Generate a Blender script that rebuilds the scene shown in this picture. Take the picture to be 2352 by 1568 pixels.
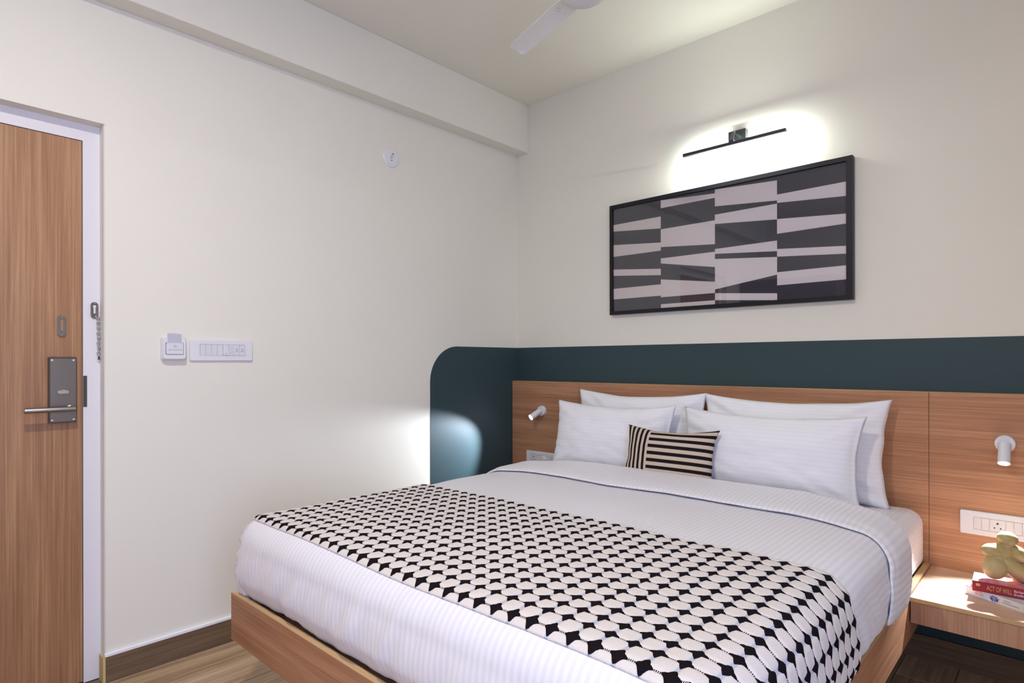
import bpy, bmesh, math, random
from mathutils import Vector, Matrix, noise

for o in list(bpy.data.objects):
    bpy.data.objects.remove(o, do_unlink=True)
scene = bpy.context.scene
C = scene.collection
random.seed(7)
PI = math.pi

# ------------------------------------------------------------------ camera
# world: corner of left wall and bed wall at the origin, floor z = 0, metres
cam_d = bpy.data.cameras.new('camera')
cam_d.sensor_width = 36.0
cam_d.sensor_fit = 'HORIZONTAL'
cam_d.lens = 1376.16 / 2352 * 36
cam_d.shift_y = (831.48 - 784) / 2352
cam_d.clip_start = 0.05
cam = bpy.data.objects.new('camera', cam_d)
C.objects.link(cam)
cam.location = (2.7636, -3.0286, 1.25)
cam.matrix_world = (Matrix.Translation(cam.location) @ Matrix.Rotation(math.radians(42.9368), 4, 'Z')
                    @ Matrix.Rotation(PI / 2, 4, 'X') @ Matrix.Rotation(math.radians(-0.1036), 4, 'Z'))
scene.camera = cam

# ------------------------------------------------------------------ world, exposure
world = bpy.data.worlds.new('world')
scene.world = world
world.use_nodes = True
world.node_tree.nodes['Background'].inputs[0].default_value = (0.50, 0.60, 1.0, 1)
world.node_tree.nodes['Background'].inputs[1].default_value = 5.2
vs = scene.view_settings
vs.view_transform = 'Standard'
vs.look = 'None'
vs.gamma = 1.0
vs.use_curve_mapping = False
vs.exposure = 0.30

LAMP_W = 30.0                          # ceiling lamp near the door (watts)
LAMP_C = (1.0, 0.94, 0.87)
SPOT_W = 60.0                           # headboard reading lamps
PIC_E = 240.0                           # picture light strip emission strength

# ------------------------------------------------------------------ helpers
def link(o, parent=None):
    C.objects.link(o)
    if parent is not None:
        o.parent = parent
    return o

def obj(name, bm, mat, parent=None, smooth=False, loc=None, rot=None):
    me = bpy.data.meshes.new(name)
    bmesh.ops.recalc_face_normals(bm, faces=bm.faces)
    bm.to_mesh(me)
    bm.free()
    mats = mat if isinstance(mat, (list, tuple)) else [mat]
    for m in mats:
        me.materials.append(m)
    if smooth:
        for p in me.polygons:
            p.use_smooth = True
        try:
            me.set_sharp_from_angle(angle=math.radians(smooth if smooth is not True else 40))
        except Exception:
            pass
    o = bpy.data.objects.new(name, me)
    if loc is not None:
        o.location = loc
    if rot is not None:
        o.rotation_euler = rot
    return link(o, parent)

def tag(o, label=None, cat=None, group=None, kind=None):
    if label: o['label'] = label
    if cat: o['category'] = cat
    if group: o['group'] = group
    if kind: o['kind'] = kind
    return o

def empty(name, loc=(0, 0, 0), label=None, cat=None, group=None, kind=None, rot=(0, 0, 0)):
    o = bpy.data.objects.new(name, None)
    o.empty_display_size = 0.05
    o.location = loc
    o.rotation_euler = rot
    link(o)
    return tag(o, label, cat, group, kind)

def new(): return bmesh.new()

def box(x0, x1, y0, y1, z0, z1, bev=0.0, seg=2, bm=None):
    b = bmesh.new()
    bmesh.ops.create_cube(b, size=1.0)
    for v in b.verts:
        v.co = ((x0 + x1) / 2 + v.co.x * (x1 - x0), (y0 + y1) / 2 + v.co.y * (y1 - y0), (z0 + z1) / 2 + v.co.z * (z1 - z0))
    if bev > 0:
        bmesh.ops.bevel(b, geom=list(b.edges), offset=bev, segments=seg, profile=0.5, affect='EDGES')
    return merge(bm, b)

def merge(bm, b):
    if bm is None:
        return b
    me = bpy.data.meshes.new('tmp')
    b.to_mesh(me); b.free()
    bm.from_mesh(me)
    bpy.data.meshes.remove(me)
    return bm

def frame_from(d):
    d = Vector(d).normalized()
    a = Vector((0, 0, 1)) if abs(d.z) < 0.9 else Vector((1, 0, 0))
    u = d.cross(a).normalized()
    return d, u, u.cross(d).normalized()

def tube(path, r, n=12, closed=False, cap=True, bm=None):
    b = bm if bm is not None else bmesh.new()
    P = [Vector(p) for p in path]
    m = len(P)
    rings = []
    u_prev = None
    for i, p in enumerate(P):
        if closed:
            d = P[(i + 1) % m] - P[(i - 1) % m]
        else:
            d = P[min(i + 1, m - 1)] - P[max(i - 1, 0)]
        d.normalize()
        if u_prev is None:
            _, u, w = frame_from(d)
        else:
            u = (u_prev - d * u_prev.dot(d)).normalized()
            w = d.cross(u)
        u_prev = u
        rr = r[i] if isinstance(r, (list, tuple)) else r
        rings.append([b.verts.new(p + (u * math.cos(2 * PI * k / n) + w * math.sin(2 * PI * k / n)) * rr) for k in range(n)])
    for i in range(m if closed else m - 1):
        A, B = rings[i], rings[(i + 1) % m]
        for k in range(n):
            b.faces.new((A[k], A[(k + 1) % n], B[(k + 1) % n], B[k]))
    if cap and not closed:
        b.faces.new(rings[0][::-1]); b.faces.new(rings[-1])
    return b

def lathe(profile, origin, axis, n=28, bm=None):
    """profile: list of (radius, distance along axis)"""
    b = bm if bm is not None else bmesh.new()
    d, u, w = frame_from(axis)
    O = Vector(origin)
    rings = []
    for r, h in profile:
        if r < 1e-6:
            rings.append([b.verts.new(O + d * h)])
        else:
            rings.append([b.verts.new(O + d * h + (u * math.cos(2 * PI * k / n) + w * math.sin(2 * PI * k / n)) * r) for k in range(n)])
    for A, B in zip(rings[:-1], rings[1:]):
        for k in range(n):
            k2 = (k + 1) % n
            if len(A) == 1 and len(B) == 1: continue
            if len(A) == 1: b.faces.new((A[0], B[k], B[k2]))
            elif len(B) == 1: b.faces.new((A[k], B[0], A[k2]))
            else: b.faces.new((A[k], B[k], B[k2], A[k2]))
    return b

def prism(pts, fn, d0, d1, bm=None):
    """polygon pts (2D) mapped by fn(a, b, depth); extruded from d0 to d1"""
    b = bm if bm is not None else bmesh.new()
    A = [b.verts.new(fn(p[0], p[1], d0)) for p in pts]
    B = [b.verts.new(fn(p[0], p[1], d1)) for p in pts]
    b.faces.new(A); b.faces.new(B[::-1])
    n = len(pts)
    for i in range(n):
        b.faces.new((A[i], A[(i + 1) % n], B[(i + 1) % n], B[i]))
    return b

def rrect(x0, x1, y0, y1, r, n=6):
    pts = []
    for cx, cy, a0 in ((x1 - r, y1 - r, 0), (x0 + r, y1 - r, PI / 2), (x0 + r, y0 + r, PI), (x1 - r, y0 + r, 1.5 * PI)):
        for i in range(n + 1):
            a = a0 + PI / 2 * i / n
            pts.append((cx + r * math.cos(a), cy + r * math.sin(a)))
    return pts

def ring(outer, inner, fn, d0, d1, bm=None):
    """frame between two outlines with the same number of points"""
    b = bm if bm is not None else bmesh.new()
    n = len(outer)
    V = [[b.verts.new(fn(p[0], p[1], d)) for p in L] for L, d in ((outer, d0), (outer, d1), (inner, d1), (inner, d0))]
    for i in range(n):
        j = (i + 1) % n
        for a in range(4):
            A, B = V[a], V[(a + 1) % 4]
            b.faces.new((A[i], A[j], B[j], B[i]))
    return b

def text_mesh(name, body, size, mat, parent, matrix, align='LEFT', depth=0.0002, sx=1.0):
    cu = bpy.data.curves.new(name, 'FONT')
    cu.body = body
    cu.size = size
    cu.align_x = align
    cu.align_y = 'CENTER'
    cu.extrude = depth
    cu.resolution_u = 3
    t = bpy.data.objects.new(name + '_src', cu)
    C.objects.link(t)
    bpy.context.view_layer.update()
    me = bpy.data.meshes.new_from_object(t.evaluated_get(bpy.context.evaluated_depsgraph_get()))
    bpy.data.objects.remove(t, do_unlink=True)
    me.transform(matrix @ Matrix.Diagonal((sx, 1, 1, 1)))
    me.materials.clear()
    me.materials.append(mat)
    o = bpy.data.objects.new(name, me)
    return link(o, parent)

# wall coordinate systems: fn(a, b, depth) -> world point; depth grows into the room
def on_left(a, b, d): return (d, a, b)          # a = world y, b = z
def on_back(a, b, d): return (a, -d, b)         # a = world x, b = z

# ------------------------------------------------------------------ materials
class M: pass

def mat(name, col, rough=0.5, metal=0.0, spec=0.5, sheen=0.0, coat=0.0):
    m = bpy.data.materials.new(name)
    m.use_nodes = True
    b = m.node_tree.nodes['Principled BSDF']
    b.inputs['Base Color'].default_value = (*col, 1)
    b.inputs['Roughness'].default_value = rough
    b.inputs['Metallic'].default_value = metal
    b.inputs['Specular IOR Level'].default_value = spec
    if sheen: b.inputs['Sheen Weight'].default_value = sheen
    if coat: b.inputs['Coat Weight'].default_value = coat
    return m

def nd(m, t, **k):
    n = m.node_tree.nodes.new(t)
    for a, v in k.items():
        if a.startswith('i_'):
            n.inputs[a[2:].replace('_', ' ')].default_value = v
        else:
            setattr(n, a, v)
    return n

def lk(m, a, b): m.node_tree.links.new(a, b)
def bsdf(m): return m.node_tree.nodes['Principled BSDF']

def math_n(m, op, a, b=None, c=None):
    n = nd(m, 'ShaderNodeMath', operation=op)
    for i, v in enumerate((a, b, c)):
        if v is None: continue
        if isinstance(v, (int, float)): n.inputs[i].default_value = v
        else: lk(m, v, n.inputs[i])
    return n.outputs[0]

def mixc(m, fac, a, b, blend='MIX'):
    n = nd(m, 'ShaderNodeMix', data_type='RGBA', blend_type=blend)
    if isinstance(fac, (int, float)): n.inputs[0].default_value = fac
    else: lk(m, fac, n.inputs[0])
    for i, v in ((6, a), (7, b)):
        if isinstance(v, tuple): n.inputs[i].default_value = (*v[:3], 1)
        else: lk(m, v, n.inputs[i])
    return n.outputs[2]

def add_bump(m, height, strength, dist=0.002):
    b = nd(m, 'ShaderNodeBump', i_Strength=strength, i_Distance=dist)
    lk(m, height, b.inputs['Height'])
    lk(m, b.outputs[0], bsdf(m).inputs['Normal'])

def plaster(name, col, rough=0.6, bump=0.05):
    m = mat(name, col, rough, spec=0.3)
    tc = nd(m, 'ShaderNodeTexCoord')
    n = nd(m, 'ShaderNodeTexNoise', i_Scale=1.6, i_Detail=3.0)
    lk(m, tc.outputs['Object'], n.inputs['Vector'])
    c = mixc(m, n.outputs['Fac'], tuple(x * 0.97 for x in col), tuple(min(1, x * 1.03) for x in col))
    lk(m, c, bsdf(m).inputs['Base Color'])
    n2 = nd(m, 'ShaderNodeTexNoise', i_Scale=160.0, i_Detail=2.0)
    lk(m, tc.outputs['Object'], n2.inputs['Vector'])
    add_bump(m, n2.outputs['Fac'], bump, 0.001)
    return m

def wood(name, axis, dark, mid, light, fine=170.0, rough=0.42, rand=0.0, broad=16.0, wave=0.0):
    """laminate / timber with the grain running along axis 0,1,2"""
    m = mat(name, mid, rough, spec=0.4)
    tc = nd(m, 'ShaderNodeTexCoord')
    src = tc.outputs['Object']
    if rand:
        oi = nd(m, 'ShaderNodeObjectInfo')
        ad = nd(m, 'ShaderNodeVectorMath', operation='MULTIPLY_ADD')
        cv = nd(m, 'ShaderNodeCombineXYZ')
        for i in range(3): lk(m, oi.outputs['Random'], cv.inputs[i])
        lk(m, cv.outputs[0], ad.inputs[0]); ad.inputs[1].default_value = (17, 9, 13); lk(m, src, ad.inputs[2])
        src = ad.outputs[0]
    def noise_n(s_across, s_along, detail, dist=0.0):
        mp = nd(m, 'ShaderNodeMapping')
        sc = [s_across] * 3; sc[axis] = s_along
        mp.inputs['Scale'].default_value = sc
        lk(m, src, mp.inputs['Vector'])
        n = nd(m, 'ShaderNodeTexNoise', i_Scale=1.0, i_Detail=detail, i_Distortion=dist)
        lk(m, mp.outputs[0], n.inputs['Vector'])
        return n.outputs['Fac']
    f1 = noise_n(fine, 2.2, 3.0, 0.2)
    f2 = noise_n(broad, 0.8, 4.0, 0.6 + wave)
    f3 = noise_n(fine * 2.6, 10.0, 2.0)
    mix = math_n(m, 'ADD', math_n(m, 'MULTIPLY', f1, 0.42), math_n(m, 'MULTIPLY', f2, 0.42))
    mix = math_n(m, 'ADD', mix, math_n(m, 'MULTIPLY', f3, 0.16))
    r = nd(m, 'ShaderNodeValToRGB')
    e = r.color_ramp.elements
    e[0].position = 0.36; e[0].color = (*dark, 1)
    e[1].position = 0.64; e[1].color = (*light, 1)
    x = e.new(0.5); x.color = (*mid, 1)
    lk(m, mix, r.inputs[0])
    out = r.outputs[0]
    if rand:
        hv = nd(m, 'ShaderNodeHueSaturation')
        lk(m, out, hv.inputs['Color'])
        lk(m, math_n(m, 'MULTIPLY_ADD', oi.outputs['Random'], rand, 1 - rand / 2), hv.inputs['Value'])
        out = hv.outputs[0]
    lk(m, out, bsdf(m).inputs['Base Color'])
    add_bump(m, mix, 0.12, 0.001)
    return m

M.wall = plaster('wall_paint', (0.83, 0.795, 0.695))
M.ceil = plaster('ceiling_paint', (0.83, 0.795, 0.695))
M.jamb = plaster('frame_paint', (0.80, 0.775, 0.785), 0.4, 0.04)
M.green = plaster('green_paint', (0.036, 0.065, 0.074), 0.5, 0.03)
HB = ((0.32, 0.150, 0.075), (0.44, 0.215, 0.112), (0.57, 0.31, 0.175))
M.hb = wood('headboard_laminate', 0, *HB)
M.railx = wood('rail_laminate_across', 0, *HB)
M.raily = wood('rail_laminate_along', 1, *HB)
M.nsv = wood('drawer_laminate', 2, (0.36, 0.19, 0.11), (0.48, 0.27, 0.165), (0.60, 0.37, 0.235))
M.nst = wood('nightstand_top_laminate', 0, (0.48, 0.30, 0.19), (0.58, 0.37, 0.25), (0.68, 0.47, 0.33))
M.edge = wood('edge_band', 0, (0.50, 0.32, 0.14), (0.58, 0.38, 0.18), (0.64, 0.44, 0.22))
M.edgey = wood('edge_band_along', 1, (0.50, 0.32, 0.14), (0.58, 0.38, 0.18), (0.64, 0.44, 0.22))
M.door = wood('door_laminate', 2, (0.27, 0.125, 0.058), (0.38, 0.195, 0.093), (0.50, 0.285, 0.145), broad=13.0)
M.plank = wood('floor_oak', 1, (0.27, 0.165, 0.09), (0.43, 0.29, 0.17), (0.56, 0.41, 0.26), fine=70, broad=9, rand=0.25, rough=0.35, wave=0.6)
M.grout = mat('floor_joint', (0.22, 0.16, 0.10), 0.8)
M.skirt_y = wood('skirting_oak_left', 1, (0.10, 0.06, 0.035), (0.155, 0.10, 0.058), (0.21, 0.14, 0.085), fine=90, broad=12)
M.skirt_x = wood('skirting_oak_back', 0, (0.10, 0.06, 0.035), (0.155, 0.10, 0.058), (0.21, 0.14, 0.085), fine=90, broad=12)
M.raw = mat('raw_tile_edge', (0.62, 0.47, 0.20), 0.7)
M.plinth = mat('plain_board', (0.30, 0.17, 0.095), 0.7)
M.plastic = mat('white_plastic', (0.80, 0.79, 0.82), 0.28)
M.plastic2 = mat('white_rocker_plastic', (0.76, 0.75, 0.78), 0.3)
M.groove = mat('recess_plastic', (0.76, 0.75, 0.78), 0.5)
M.ink = mat('printed_ink', (0.10, 0.10, 0.14), 0.6)
M.inkg = mat('grey_ink', (0.42, 0.42, 0.46), 0.6)
M.hole = mat('pin_hole_shade', (0.01, 0.01, 0.015), 0.6)  # near-black colour stands in for the shade inside the socket holes
M.card = mat('key_card', (0.56, 0.55, 0.62), 0.4)
M.steel = mat('brushed_steel', (0.30, 0.28, 0.26), 0.36, 1.0)
M.lockp = mat('brushed_lock_plate', (0.20, 0.175, 0.145), 0.42, 1.0)
M.chrome = mat('chrome', (0.72, 0.72, 0.74), 0.14, 1.0)
M.bronze = mat('lock_body', (0.10, 0.075, 0.05), 0.45, 0.7)
M.antique = mat('antique_nickel', (0.24, 0.21, 0.17), 0.3, 1.0)
M.strike = mat('strike_plate', (0.10, 0.075, 0.06), 0.5, 0.6)
M.frame = mat('black_frame', (0.010, 0.009, 0.013), 0.42, spec=0.3)
M.printd = mat('print_dark', (0.038, 0.036, 0.055), 0.6)
M.printl = mat('print_light', (0.90, 0.81, 0.79), 0.6)
M.blackm = mat('black_metal', (0.05, 0.05, 0.065), 0.4, 0.3)
M.nickel = mat('mirror_nickel', (0.13, 0.15, 0.15), 0.3, 1.0)
M.fan = mat('fan_enamel', (0.78, 0.78, 0.80), 0.3)
M.fan2 = mat('fan_blade_enamel', (0.86, 0.86, 0.84), 0.35)
M.lampw = mat('lamp_white', (0.80, 0.80, 0.84), 0.35)
M.stone = mat('figurine_olive', (0.46, 0.36, 0.16), 0.38)
M.page = mat('book_pages', (0.72, 0.66, 0.55), 0.8)

def emit(name, col, s):
    m = bpy.data.materials.new(name)
    m.use_nodes = True
    b = bsdf(m)
    b.inputs['Base Color'].default_value = (0.8, 0.8, 0.8, 1)
    b.inputs['Emission Color'].default_value = (*col, 1)
    b.inputs['Emission Strength'].default_value = s
    return m
M.led = emit('led_lens', (0.82, 0.88, 1.0), 45.0)
M.strip = emit('picture_led', (0.90, 1.0, 0.94), PIC_E)
M.panel = emit('ceiling_panel', (0.95, 0.95, 1.0), 6.0)

g = bpy.data.materials.new('picture_glass')
g.use_nodes = True
nt = g.node_tree
nt.nodes.clear()
out = nt.nodes.new('ShaderNodeOutputMaterial')
tr = nt.nodes.new('ShaderNodeBsdfTransparent')
gl = nt.nodes.new('ShaderNodeBsdfGlossy'); gl.inputs['Roughness'].default_value = 0.01
fr = nt.nodes.new('ShaderNodeFresnel'); fr.inputs['IOR'].default_value = 1.5
mx = nt.nodes.new('ShaderNodeMixShader')
nt.links.new(fr.outputs[0], mx.inputs[0]); nt.links.new(tr.outputs[0], mx.inputs[1]); nt.links.new(gl.outputs[0], mx.inputs[2])
nt.links.new(mx.outputs[0], out.inputs[0])
M.glass = g

def satin(name, axis, period=0.0195, hi=(0.88, 0.87, 0.90), lo=(0.805, 0.79, 0.845)):
    """white hotel sheet with woven satin stripes; UV map is in metres of cloth"""
    m = mat(name, hi, 0.6, spec=0.3, sheen=0.25)
    uv = nd(m, 'ShaderNodeUVMap')
    sp = nd(m, 'ShaderNodeSeparateXYZ')
    lk(m, uv.outputs[0], sp.inputs[0])
    s = math_n(m, 'SINE', math_n(m, 'MULTIPLY', sp.outputs[axis], 2 * PI / period))
    f = nd(m, 'ShaderNodeMapRange')
    f.inputs['From Min'].default_value = -0.35; f.inputs['From Max'].default_value = 0.35
    lk(m, s, f.inputs['Value'])
    lk(m, mixc(m, f.outputs[0], lo, hi), bsdf(m).inputs['Base Color'])
    r = math_n(m, 'MULTIPLY_ADD', f.outputs[0], -0.25, 0.65)
    lk(m, r, bsdf(m).inputs['Roughness'])
    tc = nd(m, 'ShaderNodeTexCoord')
    n = nd(m, 'ShaderNodeTexNoise', i_Scale=9.0, i_Detail=4.0, i_Distortion=0.8)
    lk(m, tc.outputs['Object'], n.inputs['Vector'])
    add_bump(m, n.outputs['Fac'], 0.25, 0.006)
    return m
M.sheet = satin('striped_sheet', 0)
M.fitted = satin('fitted_sheet', 0, lo=(0.82, 0.81, 0.85))
M.pillow = satin('pillow_case', 1, 0.0195, lo=(0.86, 0.85, 0.882))

LA, LB = 0.0535, 0.052      # lattice of the throw: across, along
m = mat('throw_knit', (0.72, 0.66, 0.62), 0.85, spec=0.15, sheen=0.3)
uv = nd(m, 'ShaderNodeUVMap'); sp = nd(m, 'ShaderNodeSeparateXYZ'); lk(m, uv.outputs[0], sp.inputs[0])
def cell(sock, p):      # signed distance from the nearest lattice line in cells
    q = math_n(m, 'ADD', math_n(m, 'DIVIDE', sock, p), 0.5)
    return math_n(m, 'SUBTRACT', math_n(m, 'FRACT', q), 0.5)
cu_, cv_ = cell(sp.outputs[0], LA), cell(sp.outputs[1], LB)
au, av = math_n(m, 'ABSOLUTE', cu_), math_n(m, 'ABSOLUTE', cv_)
dots = math_n(m, 'GREATER_THAN', math_n(m, 'SINE', math_n(m, 'MULTIPLY', sp.outputs[0], 2 * PI / 0.0040)), -0.25)
line = math_n(m, 'MULTIPLY', math_n(m, 'LESS_THAN', av, 0.048), dots)
line = math_n(m, 'MULTIPLY', line, math_n(m, 'LESS_THAN', au, 0.42 + 0.1))
rung = math_n(m, 'GREATER_THAN', math_n(m, 'SINE', math_n(m, 'MULTIPLY', sp.outputs[1], 2 * PI / 0.0046)), -0.1)
lad = math_n(m, 'MULTIPLY', math_n(m, 'LESS_THAN', au, 0.085), rung)
side = math_n(m, 'LESS_THAN', au, 0.12)
nz = nd(m, 'ShaderNodeTexNoise', i_Scale=260.0, i_Detail=2.0); lk(m, uv.outputs[0], nz.inputs['Vector'])
base = mixc(m, nz.outputs['Fac'], (0.70, 0.64, 0.60), (0.80, 0.74, 0.70))
base = mixc(m, side, base, (0.66, 0.66, 0.72))
base = mixc(m, lad, base, (0.40, 0.41, 0.47))
base = mixc(m, line, base, (0.03, 0.025, 0.03))
lk(m, base, bsdf(m).inputs['Base Color'])
add_bump(m, nz.outputs['Fac'], 0.4, 0.002)
M.throw = m

m = mat('tuft_black', (0.012, 0.009, 0.011), 1.0, spec=0.03)
tc = nd(m, 'ShaderNodeTexCoord'); nz = nd(m, 'ShaderNodeTexNoise', i_Scale=700.0, i_Detail=2.0)
lk(m, tc.outputs['Object'], nz.inputs['Vector']); add_bump(m, nz.outputs['Fac'], 0.5, 0.0012)
M.tuft = m

m = mat('cushion_stripes', (0.7, 0.6, 0.5), 0.9, spec=0.1)
uv = nd(m, 'ShaderNodeUVMap'); sp = nd(m, 'ShaderNodeSeparateXYZ'); lk(m, uv.outputs[0], sp.inputs[0])
X, Y = sp.outputs[0], sp.outputs[1]
seamx = -0.085
vert = math_n(m, 'GREATER_THAN', math_n(m, 'SINE', math_n(m, 'MULTIPLY_ADD', X, 2 * PI / 0.0275, 0.4)), 0.0)
hori = math_n(m, 'GREATER_THAN', math_n(m, 'SINE', math_n(m, 'MULTIPLY_ADD', Y, 2 * PI / 0.0335, 1.2)), 0.06)
isr = math_n(m, 'GREATER_THAN', X, seamx)
st = math_n(m, 'ADD', math_n(m, 'MULTIPLY', hori, isr), math_n(m, 'MULTIPLY', vert, math_n(m, 'SUBTRACT', 1.0, isr)))
nz = nd(m, 'ShaderNodeTexNoise', i_Scale=500.0, i_Detail=2.0); lk(m, uv.outputs[0], nz.inputs['Vector'])
cream = mixc(m, nz.outputs['Fac'], (0.58, 0.47, 0.36), (0.70, 0.58, 0.46))
lk(m, mixc(m, st, cream, (0.014, 0.011, 0.012)), bsdf(m).inputs['Base Color'])
add_bump(m, nz.outputs['Fac'], 0.5, 0.002)
M.cushion = m
M.piping = mat('cushion_piping', (0.60, 0.50, 0.39), 0.9)

# ------------------------------------------------------------------ the room
ZC = 2.974
XR, YF = 3.7, -4.4          # right wall and the wall behind the camera
DY0, DY1, DZ = -3.46, -2.40, 2.184   # door recess in the left wall
DX = -0.06                  # depth of the recess

fl = obj('floor', box(-0.3, XR + .2, YF - .2, .2, -.12, -.006), M.grout)
tag(fl, 'wood-look plank floor in warm oak tones', kind='structure')
pw, pl, gap = 0.186, 1.2, 0.0012
plank_me = {}
x = 0.0165 - pw
row = 0
while x < XR:
    off = [-2.104, -2.62, -2.35, -2.9][row % 4]
    y = off - pl * 3
    while y < 0.0:
        a, b_ = max(y + gap, YF), min(y + pl - gap, 0.0)
        x0, x1 = max(x + gap, 0.0), min(x + pw - gap, XR)
        if b_ - a > 0.02 and x1 - x0 > 0.01:
            w, l = round(x1 - x0, 4), round(b_ - a, 4)
            if (w, l) not in plank_me:
                t = box(-w / 2, w / 2, -l / 2, l / 2, -.009, 0, 0.0008, 1)
                me = bpy.data.meshes.new('plank'); t.to_mesh(me); t.free(); me.materials.append(M.plank)
                plank_me[(w, l)] = me
            o = bpy.data.objects.new('plank', plank_me[(w, l)])
            o.location = ((x0 + x1) / 2, (a + b_) / 2, 0)
            link(o, fl)
        y += pl
    x += pw
    row += 1

tag(obj('ceiling', box(-.3, XR + .2, YF - .2, .2, ZC, ZC + .15), M.ceil), 'flat white plastered ceiling', kind='structure')
tag(obj('wall_back', box(-.3, XR + .2, 0, .2, -.12, ZC), M.wall), 'off-white bed wall with a dark green painted band', kind='structure')
tag(obj('wall_front', box(-.3, XR + .2, YF - .2, YF, -.12, ZC), M.wall), 'off-white wall facing the bed', kind='structure')
WY0, WY1, WZ0, WZ1 = -4.25, -2.55, .35, 2.40      # window beside and behind the camera, the room's daylight
wf = box(XR, XR + .2, WY1, 0, -.12, ZC)
box(XR, XR + .2, YF, WY0, -.12, ZC, bm=wf)
box(XR, XR + .2, WY0, WY1, -.12, WZ0, bm=wf)
box(XR, XR + .2, WY0, WY1, WZ1, ZC, bm=wf)
tag(obj('wall_right', wf, M.wall), 'off-white side wall with the window', kind='structure')
win = tag(empty('window_1', (0, 0, 0)), 'white framed sliding window in the side wall', kind='structure')
wb = new()
for a0, a1 in ((WY0, WY0 + .05), (WY1 - .05, WY1), ((WY0 + WY1) / 2 - .03, (WY0 + WY1) / 2 + .03)):
    box(XR + .06, XR + .12, a0, a1, WZ0, WZ1, bm=wb)
for b0, b1 in ((WZ0, WZ0 + .05), (WZ1 - .05, WZ1)):
    box(XR + .06, XR + .12, WY0, WY1, b0, b1, bm=wb)
obj('window_frame', wb, M.plastic, win)
pd = bpy.data.lights.new('window_right_offscreen', 'AREA')
pd.shape = 'RECTANGLE'; pd.size = WZ1 - WZ0; pd.size_y = WY1 - WY0
pd.cycles.is_portal = True
po = bpy.data.objects.new('window_right_offscreen', pd)
po.location = (XR + .19, (WY0 + WY1) / 2, (WZ0 + WZ1) / 2)
po.rotation_euler = (0, PI / 2, 0)
link(po, win)

wl = new()
rr = 0.010
prof = [(0, 0), (-.2, 0), (-.2, DY1)] + [(-rr + rr * math.sin(a), DY1 + rr - rr * math.cos(a)) for a in [i * PI / 2 / 6 for i in range(7)]]
prism(prof, lambda a, b, d: (a, b, d), -.12, DZ, wl)
box(-.2, 0, DY1, 0, DZ, ZC, bm=wl)
box(-.2, 0, YF, DY0, -.12, ZC, bm=wl)
box(-.2, 0, DY0, DY1, DZ, ZC, bm=wl)
tag(obj('wall_left', wl, M.wall, smooth=30), 'off-white wall with the entrance door set in a shallow recess', kind='structure')
wlo = bpy.data.objects['wall_left']; wbo = bpy.data.objects['wall_back']

# painted band: wraps the corner, rounded on the left wall, square along the bed wall
ZG = 1.3476
R = 0.215
pts = [(0, 0.0), (0, ZG)] + [(-.769 + R - R * math.sin(a), ZG - R + R * math.cos(a)) for a in [i * PI / 2 / 14 for i in range(15)]] + [(-.769, 0)]
tag(obj('painted_panel', prism(pts, on_left, 0.0, 0.0012), M.green, wlo), 'dark green painted panel with a rounded top corner')
tag(obj('painted_band', box(0.001, XR, -.0012, 0, 0, ZG), M.green, wbo), 'dark green painted band')

tag(obj('trim_1', box(0, .0986, YF, 0, 2.6548, ZC, 0.003, 2), M.wall), 'boxed plaster beam along the top of the left wall', kind='structure')

# skirting
sk = tag(empty('baseboard_left', (0, 0, 0)), 'dark oak-look tile skirting with a white painted top line', kind='structure')
obj('skirting_tile', box(0, .012, -1.2, -.0, 0, .101, .001, 1), M.skirt_y, sk)
obj('skirting_tile', box(0, .012, DY1, -1.2015, 0, .101, .001, 1), M.skirt_y, sk)
obj('painted_top', box(0, .0135, DY1 - .003, 0, .101, .1155, .003, 2), mat('white_top_line', (0.88, 0.87, 0.88), 0.4), sk)
obj('raw_end', box(-.045, .0115, DY1 - .008, DY1 + .001, 0, .1005), M.raw, sk)
sk = tag(empty('baseboard_back', (0, 0, 0)), 'dark oak-look tile skirting along the bed wall', kind='structure')
for i in range(4):
    obj('skirting_tile', box(max(.0125, i * 1.2 - .9), min(XR, i * 1.2 + .2985), -.0135, -.0012, 0, .101, .001, 1), M.skirt_x, sk)

# ------------------------------------------------------------------ door
LY1, LZ = -2.459, 2.116     # leaf edge and top
LY0 = -3.40
FX = DX
d1 = tag(empty('door_1', (0, 0, 0)), 'wood laminate entrance door with steel lever lock', kind='structure')
fm = new()
box(-.16, FX, LY1 + .003, DY1 + .001, 0, DZ, bm=fm)
box(-.16, FX, DY0 - .001, LY0 - .003, 0, DZ, bm=fm)
box(-.16, FX, LY0 - .003, LY1 + .003, LZ + .003, DZ + .001, bm=fm)
fr_o = obj('door_frame', fm, M.jamb, d1)
tag(fr_o, 'white painted door frame')
obj('door_rebate', box(-.16, -.09, LY0 - .002, LY1 + .0025, 0.001, LZ + .0025), M.jamb, d1)
leaf = obj('door_leaf', box(-.09, FX - .001, LY0, LY1, .006, LZ, .0012, 2), M.door, d1)
obj('strike_plate', box(FX - .02, FX + .003, LY1 + .0035, LY1 + .0155, 1.078, 1.200, .001, 1), M.strike, fr_o)
fl2 = lambda a, b, d: (FX + d, a, b)
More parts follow.
